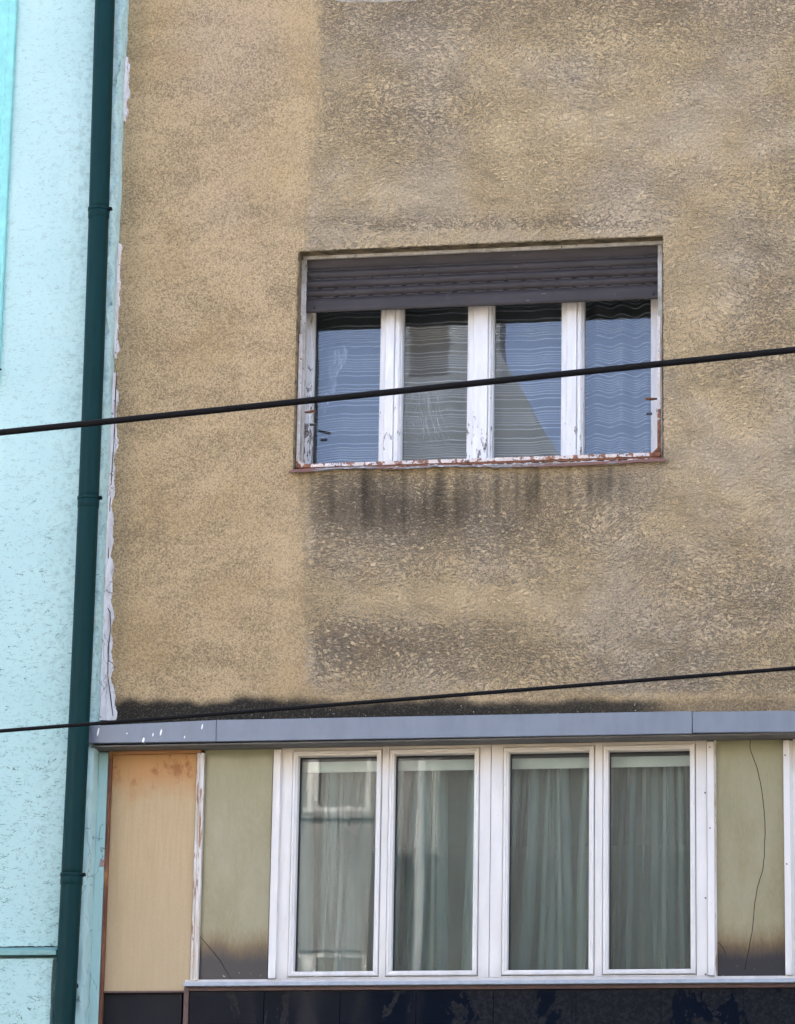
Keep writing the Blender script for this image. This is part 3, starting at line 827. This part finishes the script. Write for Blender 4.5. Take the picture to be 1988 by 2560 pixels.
# roller shutter: convex slats, dashed light slots
sx0, sx1 = ux(764.5, HY+.02, 720), ux(1645.5, HY+.02, 720)
sb = (PZ(765, 783, HY+.02)+PZ(1642, 746, HY+.02))/2
zline = [(PZ(765, ly, HY+.02)+PZ(1642, ry, HY+.02))/2 for ly, ry in ((677, 640.5), (700.5, 664), (724.5, 687.5), (746.5, 709))]
edges = [hz0+.05] + zline + [sb]
mb = MB()
for k in range(5):
    zt_, zb_ = edges[k], edges[k+1]
    prof = []
    hh = zt_-zb_
    for t in np.linspace(0, 1, 9):
        bulge = .017*math.sin(math.pi*min(1, t**.8*1.02))**.55 if k < 4 else .010*min(1, t*5)*(1 if t < .93 else .6)
        prof.append((HY+.024-bulge, zt_-.004-t*(hh-.005)))
    nseg = 1
    vs = [(sx0, y, z) for y, z in prof]+[(sx1, y, z) for y, z in prof]; n9 = len(prof)
    fs = [(i, i+1, i+1+n9, i+n9) for i in range(n9-1)]
    mb.add(vs, fs)
    mb.box(sx0, sx1, HY+.0245, HY+.030, zb_+.001, zt_-.001)
    # neck between the slats, with slots left open near the lowest joints
    if k < 4:
        L = .105; x = sx0
        while x < sx1-.001:
            xe = min(x+L, sx1)
            gap = .030 if k >= 2 else .012
            mb.box(x, max(x+.01, xe-gap), HY+.019, HY+.0242, zb_-.0045, zb_+.0045); x = xe
mb.build('roller_shutter', M['shutter'], UWIN)
for q, r in ((784.5, 767.5), (1633, 733)):
    X_, Z_ = P(q, r, HY+.01); MB().tube([(X_, HY+.002, Z_), (X_, HY+.02, Z_)], .008, 12).build('shutter_stop', M['plug'], UWIN)
# guard rail of flat iron, three sided
GRY = .055
rl = [(757, 832), (751, 960), (745.5, 1100), (742.5, 1163)]
p_l0, p_l1 = P(757, 835, GRY), P(742.5, 1165, GRY)
zr = (PZ(743, 1165, GRY)+PZ(1648, 1134.5, GRY))/2
xl = ux(748, GRY, 1000); xr = ux(1647.5, GRY, 1000)
mb = MB()
mb.box(xl-.010, xl+.009, GRY, GRY+.012, zr+.011, PZ(757, 835, GRY))
mb.box(xr-.010, xr+.010, GRY, GRY+.012, zr+.011, PZ(1648, 790, GRY))
mb.box(xl-.010, xr+.010, GRY-.002, GRY+.026, zr-.012, zr+.0105)
mb.prism([(xl+.009, zr+.011), (xl+.04, zr+.011), (xl+.009, zr+.04)], GRY+.001, GRY+.008)
mb.prism([(xr-.010, zr+.04), (xr-.04, zr+.011), (xr-.010, zr+.011)], GRY+.001, GRY+.008)
mb.build('guard_rail', M['rail'], UWIN, .002)
MB().box(xl-.004, xr+.004, GRY+.006, GRY+.03, zr-.024, zr-.0125).build('rail_flange', M['rust'], UWIN, .001)
for (qa, ra, qb, rb) in ((762, 1029, 786, 1027), (1642, 995, 1614, 996.5)):
    a = P(qa, ra, .10); d = P(qb, rb, .07)
    MB().tube([(a[0], .115, a[1]), ((a[0]+d[0])/2, .095, (a[1]+d[1])/2-.002), (d[0], .07, d[1])], [.006, .009, .008], 8).build('rail_hook', M['rust'], UWIN)
for (qa, qb, r) in ((774, 790, 1061), (1616, 1630, 1034)):
    X0_, Z_ = P(qa, r, .14); X1_, _ = P(qb, r, .14)
    MB().box(X0_, X1_, .14, .155, Z_-.0065, Z_+.0065).build('frame_stay', M['gasket'], UWIN, .001)
# bent sill sheet
ns = 70; vs = []; fs = []
for i in range(ns+1):
    t = i/ns; q = 724+(1664-724)*t
    r = np.interp(q, [724, 800, 900, 1000, 1100, 1250, 1400, 1664], [1181, 1176.5, 1172.5, 1174, 1168, 1169.5, 1165, 1152.0]) - 5 + random.uniform(-.8, .8)
    X_, Z_ = P(q, r, -.035)
    th = .014+random.uniform(-.002, .002) if (q < 800 or q > 1330) else .008+random.uniform(-.003, .004)
    vs += [(X_, 0.249, Z_+.022), (X_, -.033, Z_+.004), (X_, -.036, Z_-th), (X_, -.030, Z_-th), (X_, -.028, Z_-.002), (X_, .0, Z_-.001)]
for i in range(ns):
    for k in range(5): fs.append((6*i+k, 6*i+k+1, 6*i+k+7, 6*i+k+6))
MB().add(vs, fs).build('sill', M['sill'], UWIN)
# curled paint and mortar under the bottom rail
vs = []; fs = []; nq = 120
for i in range(nq+1):
    q = 765+(1645-765)*i/nq; r = np.interp(q, [765, 1645], [1177, 1149])
    X_, Z_ = P(q, r, .06); h = random.choice([.002, .004, .008, .012])*random.uniform(.6, 1.3); y_ = .06+random.uniform(-.02, .02)
    vs += [(X_, y_, Z_-.02), (X_, y_-.004, Z_+h*.5), (X_, y_+.006, Z_+h), (X_, .249, Z_+h*.8)]
for i in range(nq):
    for k in range(3): fs.append((4*i+k, 4*i+k+1, 4*i+k+5, 4*i+k+4))
mb = MB().add(vs, fs)
mb.build('flaked_mortar', M['caulk'], UWIN)

# ------------------------------------------------------------------ curtains (they hang in the rooms: things of their own)
def sheer(x0, x1):
    us = np.linspace(x0, x1, 260); vs = np.linspace(7.30, 8.86, 40)
    def fn(U, V):
        amp = .005 + .031*sst(U, .95, 1.15)
        y = .47 + amp*np.sin(U*2*np.pi/.145+1.4*np.sin(U*3.1)) + .010*np.sin(U*2*np.pi/.33+.7) + .035*sst(U, x0+.12, x0)
        return np.stack([U, y, V], -1)
    o = grid_mesh('sheer_curtain', fn, us, vs, M['sheer'])
    return tag(o, 'sheer white curtain with fine wavy stripes behind the half shuttered window', 'curtain')
sheer(-.62, 1.58)

n_ = N('thin_white_net'); n_.n.remove(n_.b)
a_ = n_.n.new('ShaderNodeBsdfTransparent'); b_ = n_.n.new('ShaderNodeBsdfDiffuse'); b_.inputs[0].default_value = (.85, .86, .86, 1)
c_ = n_.n.new('ShaderNodeMixShader'); n_.put(c_.inputs[0], n_.step(n_.noise(n_.map(n_.co, (1, 1, .15)), 60, 3), .40, .62, .07, .36)); n_.l.new(a_.outputs[0], c_.inputs[1]); n_.l.new(b_.outputs[0], c_.inputs[2]); n_.l.new(c_.outputs[0], n_.out.inputs[0])
M['net'] = n_.m
mb = MB(); NY = .385
for k in range(17):
    q0 = 1013+5.2*k+random.uniform(-1.5, 1.5); pts = []
    for t in np.linspace(0, 1, 14):
        q = q0+(6+k*1.6)*t**1.5+2.2*math.sin(t*9+k*1.3); X_, Z_ = P(q, 984+2*math.sin(k*.9)+(95+35*math.sin(k*1.9)**2)*t, NY+.002*(k % 4)); pts.append((X_, NY+.002*(k % 4)+.006*math.sin(t*7+k), Z_))
    mb.tube(pts, random.uniform(.0010, .0020), 5)
pts = [(P(1008+5*k, 983+2*math.sin(k*.9), NY)[0], NY, P(1008+5*k, 983+2*math.sin(k*.9), NY)[1]) for k in range(19)]
mb.tube(pts, .003, 6)
tag(mb.build('net_fringe', M['net'], None, smooth=True), 'hanging white net fringe behind the grey second pane of the half shuttered window', 'net fringe')
us = np.linspace(0, 1, 14); vs = np.linspace(0, 1, 40)
cl = [(846, 872), (842, 905), (832, 940), (826, 975), (815, 1010), (808, 1032)]; hw = [26, 20, 11, 10, 9, 3]
def scarf(U, V):
    tt = V*(len(cl)-1); q = np.interp(tt, range(len(cl)), [c[0] for c in cl]); r = np.interp(tt, range(len(cl)), [c[1] for c in cl]); w = np.interp(tt, range(len(cl)), hw)
    out = np.zeros(U.shape+(3,))
    for i in np.ndindex(U.shape):
        X_, Z_ = P(q[i]+(U[i]-.5)*2*w[i]+2*math.sin(V[i]*14), r[i]+8*math.sin(U[i]*7)*(1-V[i]), .40); out[i] = (X_, .40+.012*math.sin(U[i]*11+V[i]*5), Z_)
    return out
tag(grid_mesh('net_scarf', scarf, us, vs, M['net']), 'thin white scarf hanging behind the leftmost blue pane of the half shuttered window', 'scarf')

def pleats(px0, px1, label, seed, depth):
    r = np.random.default_rng(seed)
    x0, x1 = xs(px0, .25), xs(px1, .25)
    us = np.linspace(x0, x1, 420); vs = np.linspace(4.0, ztop-.075, 46)
    k = int((x1-x0)/.095)
    cs = np.sort(np.linspace(x0, x1, k)+r.normal(0, .03, k)); ws = r.uniform(.018, .042, k); hs = r.uniform(.4, 1.0, k); dr = r.normal(0, .035, k)
    def fn(U, V):
        t = (ztop-V)/1.5
        y = .29 + 0*U
        for c, w, h, d in zip(cs, ws, hs, dr):
            y = y - depth*h*np.exp(-((U-c-d*t)/(w*(1+.8*t)))**2)
        y = y + .006*np.sin(U*70)*(1-t)
        return np.stack([U, y, V], -1)
    U, V = np.meshgrid(us, vs, indexing='ij'); yy = fn(U, V)[..., 1]
    slope = np.gradient(yy, us, axis=0); dens = np.sqrt(1+slope**2)
    gather = .22+.78*(1-np.exp(-.8*(dens-1)))
    o = grid_mesh('pleated_curtain', fn, us, vs, M['curtain'], None, True, dict(gather=gather))
    return tag(o, label, 'curtain', 'pleated curtains behind the lower windows')
pleats(728, 1198, 'pale green pleated curtain behind the lower window nearer the green drainpipe', 3, .16)
pleats(1256, 1742, 'pale green pleated curtain behind the lower window nearer the long cracked glass panel', 8, .14)
for px0, px1, lab in ((728, 1198, 'pale flat curtain track across the lower window nearer the green drainpipe'),
                      (1256, 1742, 'pale flat curtain track across the lower window nearer the long cracked glass panel')):
    t = thing('curtain_track', (xs((px0+px1)/2), .15, ztop-.06), lab, 'curtain track', 'curtain tracks behind the lower windows')
    MB().box(xs(px0, .13), xs(px1, .13), .130, .142, ztop-.108, ztop-.045).build('track_cover', M['valance'], t, .003)
    MB().box(xs(px0, .13), xs(px1, .13), .1425, .20, ztop-.056, ztop-.046).build('track', M['valance'], t, .002)

# ------------------------------------------------------------------ mint building
MBD = thing('mint_building', (-4, 3, 0), 'mint green rendered building with a turquoise trim band behind the drainpipe', 'building')
XL = -9.0
us_front = np.concatenate([np.linspace(XL, XC-.5, 12)[:-1], np.linspace(XC-.5, XC-.14, 12)[:-1]])
prof = [(x, MINT_Y) for x in us_front] + [(XC-.14+.012*i, MINT_Y) for i in range(11)] + [(XC-.006, MINT_Y+.004), (XC-.001, MINT_Y+.012)] + [(XC, MINT_Y+.012+.0138*i) for i in range(1, 13)]
zs = np.unique(np.concatenate([np.arange(0, 4, .5), np.arange(4.0, 10.9, .025), np.arange(11, 20.3, .5)]))
pa = np.array(prof)
nz_ = rng.normal(0, 1, (len(prof), len(zs)))
for _ in range(2):
    nz_[:, 1:-1] = (nz_[:, :-2]+nz_[:, 1:-1]+nz_[:, 2:])/3; nz_[1:-1] = (nz_[:-2]+nz_[1:-1]+nz_[2:])/3
rough = np.clip((pa[:, 0]-(XC-.12))/.08, 0, 1)*np.where(pa[:, 1] > MINT_Y+.06, .3, 1)
def mintfn(U, V):
    i = np.rint(U).astype(int); j = np.searchsorted(zs, V.ravel()-1e-6).reshape(V.shape); j = np.clip(j, 0, len(zs)-1)
    x = pa[i, 0] + .03*rough[i]*nz_[i, j]*(pa[i, 1] > MINT_Y); y = pa[i, 1] + .03*rough[i]*nz_[i, j]*(pa[i, 1] < -.02)
    return np.stack([x, y, V], -1)
mw = grid_mesh('wall', mintfn, np.arange(len(prof)), zs, M['mint'], MBD, True)
b = MB().box(XL, XC-.0, .3, 11, 19.8, 20.2); b.box(XL, XL+.2, -.14, 11, 0, 19.79); b.box(XL+.21, XC-.01, 10.7, 10.99, 0, 19.79); b.build('shell', M['mint'], MBD)  # unseen roof height, set to let sun past onto the opposite wall
# smooth jamb between the corner and the rust-brown frame
b = MB(); b.box(XC+.0005, xs(261, -.004)-.001, -.006, .06, 3.3, Z_ST+.004); b.build('jamb', M['mint'], MBD, .004)
# broken plaster beside the pipe, and a bared brick chip in the jamb
mb = MB(); mb.prism([P(q, r, MINT_Y-.003) for q, r in ((180, 2492), (190, 2484), (195, 2474), (196.5, 2463), (192, 2456), (193, 2444), (190, 2428), (180, 2420))], MINT_Y-.004, MINT_Y+.004)
mb.build('plaster_hole', M['blackgap'], MBD)
mb = MB(); mb.prism([P(q, r, -.008) for q, r in ((250, 2167), (260, 2166), (261, 2150), (251, 2147))], -.0085, .002); mb.build('brick_chip', m_plain('bared_brick', (.42, .27, .24), .9, .3, 60), MBD)
for line in (((226, 2096), (238, 2092), (248, 2098), (257, 2096)), ((247, 2103), (250, 2080), (251, 2066), (259, 2060)), ((205, 2222), (214, 2214), (228, 2212), (240, 2219), (256, 2222))):
    yy = -.0075 if line[0][0] > 240 else None
    pts = []
    for q, r in line:
        Y_ = -.0065 if q > 243 else (MINT_Y-.001 if q < 222 else -.06)
        if Y_ == -.06:
            Y_ = MINT_Y+.012; 
            for _ in range(12):
                if PX(q, r, Y_) < XC: break
                Y_ += .012
            pts.append((XC+.0005, Y_, PZ(q, r, Y_)))
        else: pts.append((PX(q, r, Y_), Y_, PZ(q, r, Y_)))
    MB().tube(pts, .0012, 5).build('hairline_crack', M['blackgap'], MBD)
# turquoise trim band with a scalloped inner line
tx1 = PX(45, 0, MINT_Y); tz0 = PZ(4, 972, MINT_Y)
zz_ = np.arange(tz0, 12, .011)
mb = MB(); vs = []; fs = []
for i, z in enumerate(zz_):
    wv = .004*math.sin(z*2*math.pi/.058)+random.uniform(-.0008, .0008)
    e = random.uniform(-.0015, .0015)
    xm = tx1-.052+wv
    vs += [(tx1-.42, MINT_Y-.012, z), (xm-.004, MINT_Y-.012, z), (xm, MINT_Y-.018, z), (xm+.010, MINT_Y-.030, z), (tx1-.006+e, MINT_Y-.030, z), (tx1+e, MINT_Y-.024, z), (tx1+e, MINT_Y+.01, z)]
for i in range(len(zz_)-1):
    for k in range(6): fs.append((7*i+k, 7*i+k+1, 7*i+k+8, 7*i+k+7))
fs.append(tuple(range(7))); mb.add(vs, fs).build('trim', M['turq'], MBD)
hx, hz = P(4, 926, MINT_Y-.03)
mb = MB(); mb.tube([(hx-.04, MINT_Y, hz), (hx-.04, MINT_Y-.06, hz)], .006, 8); mb.tube([(hx-.045, MINT_Y-.06, hz-.002), (hx-.01, MINT_Y-.062, hz+.002), (hx+.010, MINT_Y-.06, hz-.006)], [.005, .008, .004], 8)
mb.build('shutter_hook', M['blackgap'], MBD)
# plinth block with metal capping at lower left
PBY = MINT_Y-.10
bx = PX(128, 2500, PBY); cz1 = PZ(70, 2376, PBY-.02); cz0 = PZ(70, 2387, PBY-.02)
zz_ = np.arange(3.0, cz0, .03); vs = []; fs = []
for z in zz_:
    e = [random.uniform(-.004, .004) for _ in range(3)]
    vs += [(XL, PBY, z), (bx-.03+e[0], PBY, z), (bx-.004+e[1], PBY+.006, z), (bx+e[2], PBY+.03, z), (bx+e[2]*.5, MINT_Y+.02, z)]
for i in range(len(zz_)-1):
    for k in range(4): fs.append((5*i+k, 5*i+k+1, 5*i+k+6, 5*i+k+5))
MB().add(vs, fs).build('plinth_block', M['mint'], MBD)
cx = PX(140, 2380, PBY-.02)
mb = MB(); mb.add([(XL, PBY-.02, cz0), (cx, PBY-.02, cz0), (cx, PBY-.02, cz1), (XL, PBY-.02, cz1), (XL, MINT_Y-.001, cz1+.035), (cx, MINT_Y-.001, cz1+.035), (XL, PBY+.02, cz0), (cx, PBY+.02, cz0), (cx, MINT_Y-.001, cz0), (XL, MINT_Y-.001, cz0)],
       [(0, 1, 2, 3), (3, 2, 5, 4), (0, 6, 7, 1), (1, 7, 8, 5, 2), (6, 9, 8, 7)])
mb.build('flashing', M['capmetal'], MBD)
pts = [(x, MINT_Y-.001, cz1+.037+random.uniform(-.003, .003)) for x in np.arange(XL, PX(150, 2372, MINT_Y), .02)]
MB().tube(pts, .004, 6).build('flashing_joint', M['blackgap'], MBD)
# small painted-over cable clip plate
q0, q1 = P(0, 2530, PBY), P(34, 2525, PBY)
mb = MB(); mb.box(q0[0]-.02, q1[0]-.028, PBY-.006, PBY+.004, q0[1]-.012, q0[1]+.012); mb.box(q1[0]-.026, q1[0], PBY-.007, PBY+.004, q0[1]-.012, q0[1]+.012)
for dx in (-.013, -.044): mb.tube([(q1[0]+dx, PBY-.011, q0[1]), (q1[0]+dx, PBY, q0[1])], .004, 10)
mb.build('clip_plate', M['mint'], MBD, .002)

# ------------------------------------------------------------------ downpipe
PR = .0625; PY = MINT_Y-.035-PR
DP = thing('downpipe', (PX(200, 1280, PY), PY, 0), 'dark teal drainpipe running down the seam between the mint and tan walls', 'drainpipe')
def cxz(py):
    l = np.interp(py, [0, 1000, 1253, 1700, 2195, 2560], [238.8, 208.6, 199.8, 176.9, 152.6, 134.4]); r = np.interp(py, [0, 1000, 1253, 1700, 2195, 2560], [286.6, 254.7, 246.5, 226.0, 205.5, 187.3])
    x, z = P((l+r)/2, py, PY); return (x, PY, z)
# straight world-vertical runs, each seated in the socket below it
base = np.polyfit([cxz(p)[2] for p in (0, 600, 1250, 1900, 2560)], [cxz(p)[0] for p in (0, 600, 1250, 1900, 2560)], 2)
def cx_(z):
    z = min(max(z, 3.9), 10.9); return float(np.polyval(base, z))
joints = [0.0, cxz(2195)[2], cxz(1253)[2], cxz(531)[2], 19.6]
for a, d in zip(joints[:-1], joints[1:]):
    zz_ = [a+.012] + list(np.linspace(a+.05, d-.05, 10)) + [d+.03]
    rr = [PR-.0015] + [PR]*10 + [PR-.0035]
    mb = MB().tube([(cx_(z), PY, z) for z in zz_], rr, 40)
    mb.tube([(cx_(d-.045), PY, d-.045), (cx_(d-.04), PY, d-.04), (cx_(d+.005), PY, d+.005), (cx_(d+.011), PY, d+.011)], [PR+.0003, PR+.003, PR+.003, PR+.0003], 40, False)
    mb.build('pipe_section', M['pipe'], DP, smooth=True)
for z in joints[1:-1]:
    c = cx_(z)
    mb = MB().tube([(c, PY, z+.010), (c, PY, z+.0095), (c, PY, z+.027), (c, PY, z+.0275)], [PR, PR+.006, PR+.006, PR], 40)
    mb.box(c-.02, c+.02, PY+PR, MINT_Y+.01, z+.012, z+.025)
    co = mb.build('clamp', M['pipe'], DP, smooth=False)
    mb = MB().box(c+PR+.001, c+PR+.020, PY-.012, PY+.010, z+.009, z+.029); mb.tube([(c+PR+.014, PY-.026, z+.019), (c+PR+.014, PY+.02, z+.019)], .006, 10)
    mb.build('clamp_bolt', M['black'], co, .002)

# ------------------------------------------------------------------ overhead cables
def cable(name, pa, pb, Y, half_px, label):
    a = P(pa[0], pa[1], Y); d = P(pb[0], pb[1], Y)
    slope = (d[1]-a[1])/(d[0]-a[0])
    r = half_px*(Y+DIST)/FPX*1.03
    pts = []
    mx = (a[0]+d[0])/2
    for x in np.linspace(-28, 30, 117):
        z = a[1]+slope*(x-a[0]) + .00025*((x-mx)**2-((d[0]-a[0])/2)**2)
        pts.append((x, Y, z))
    o = MB().tube(pts, r, 12).build(name, M['black'], None, smooth=True)
    return tag(o, label, 'cable', 'overhead cables across the facade')
cable('overhead_cable', (0, 1081.5), (1988, 874.5), -9.0, 8.6, 'thicker black overhead cable crossing in front of the half shuttered window')
cable('overhead_cable', (0, 1827.5), (1988, 1670.5), -6.0, 5.0, 'thinner black overhead cable crossing just above the grey blue ledge')

# ------------------------------------------------------------------ building across the street (seen mirrored in the panes)
OY = -25.0
OB = thing('pale_building', (-3, OY-5, 0), 'pale grey building across the street mirrored in the window panes', 'building')
b = MB(); EV = 14.3
cols = [-15.2, -12.1, -8.95, -5.8, 2.0, 4.2, 7.4, 10.6]
rows = [(3.2, 4.8), (6.55, 8.15), (9.95, 11.6)]
ww = .78
# wall pierced by real window openings
xe = sorted(set([-18.0, 14.0] + [c-ww for c in cols] + [c+ww for c in cols])); ze = sorted(set([0.0, EV] + [z for r_ in rows for z in r_]))
for i in range(len(xe)-1):
    for j in range(len(ze)-1):
        xm, zm = (xe[i]+xe[i+1])/2, (ze[j]+ze[j+1])/2
        if any(abs(xm-c) < ww for c in cols) and any(r0 < zm < r1 for r0, r1 in rows): continue
        b.add([(xe[i], OY, ze[j]), (xe[i+1], OY, ze[j]), (xe[i+1], OY, ze[j+1]), (xe[i], OY, ze[j+1])], [(0, 1, 2, 3)])
b.box(-18, 14, -35, -25.4, 0, EV-.01)
b.build('wall', M['facing'], OB)
mb = MB(); mb.box(-18.2, 14.2, OY+.001, OY+.32, EV-.12, EV+.10); mb.box(-18, 14, OY+.001, OY+.08, 5.7, 5.85); mb.build('cornice', M['facing'], OB, .02)
for c in cols:
    for r0, r1 in rows:
        mb = MB(); mb.loops(c-ww, c+ww, r0, r1, [(0, OY-.10), (.001, OY-.10), (.001, OY-.06), (.08, OY-.06), (.08, OY-.10)]); mb.box(c-.08, c+.08, OY-.11, OY-.04, r0+.08, r1-.08)
        wo = mb.build('window', M['farframe'], OB)
        MB().box(c-ww, c+ww, OY-.14, OY-.12, r0, r1).build('pane', M['darkglass'], wo)
        MB().box(c-ww-.06, c+ww+.06, OY+.001, OY+.07, r0-.09, r0-.001).build('sill', M['facing'], wo)
mb = MB(); mb.add([(-18.2, OY+.3, EV+.1), (14.2, OY+.3, EV+.1), (14.2, OY-5, EV+.7), (-18.2, OY-5, EV+.7), (-18.2, -35.2, EV+.1), (14.2, -35.2, EV+.1)], [(0, 1, 2, 3), (3, 2, 5, 4)])
mb.build('roof', M['rooftile'], OB)
# steep gable standing on the eaves
mb = MB(); mb.prism([(-4.95, EV-.2), (-2.45, EV-.2), (-2.6, 14.85), (-3.42, 16.35), (-3.5, 18.6), (-4.95, 18.6)][::-1], OY+.02, OY-.5); mb.build('gable', M['slate'], OB)
MB().box(-4.72, -4.22, OY+.022, OY+.03, 15.9, 16.75).build('gable_window', M['asphalt'], OB)
mb = MB(); mb.tube([(-4.34, OY+.12, .2), (-4.34, OY+.12, EV)], .055, 14); mb.build('drain', M['zinc'], OB, smooth=True)
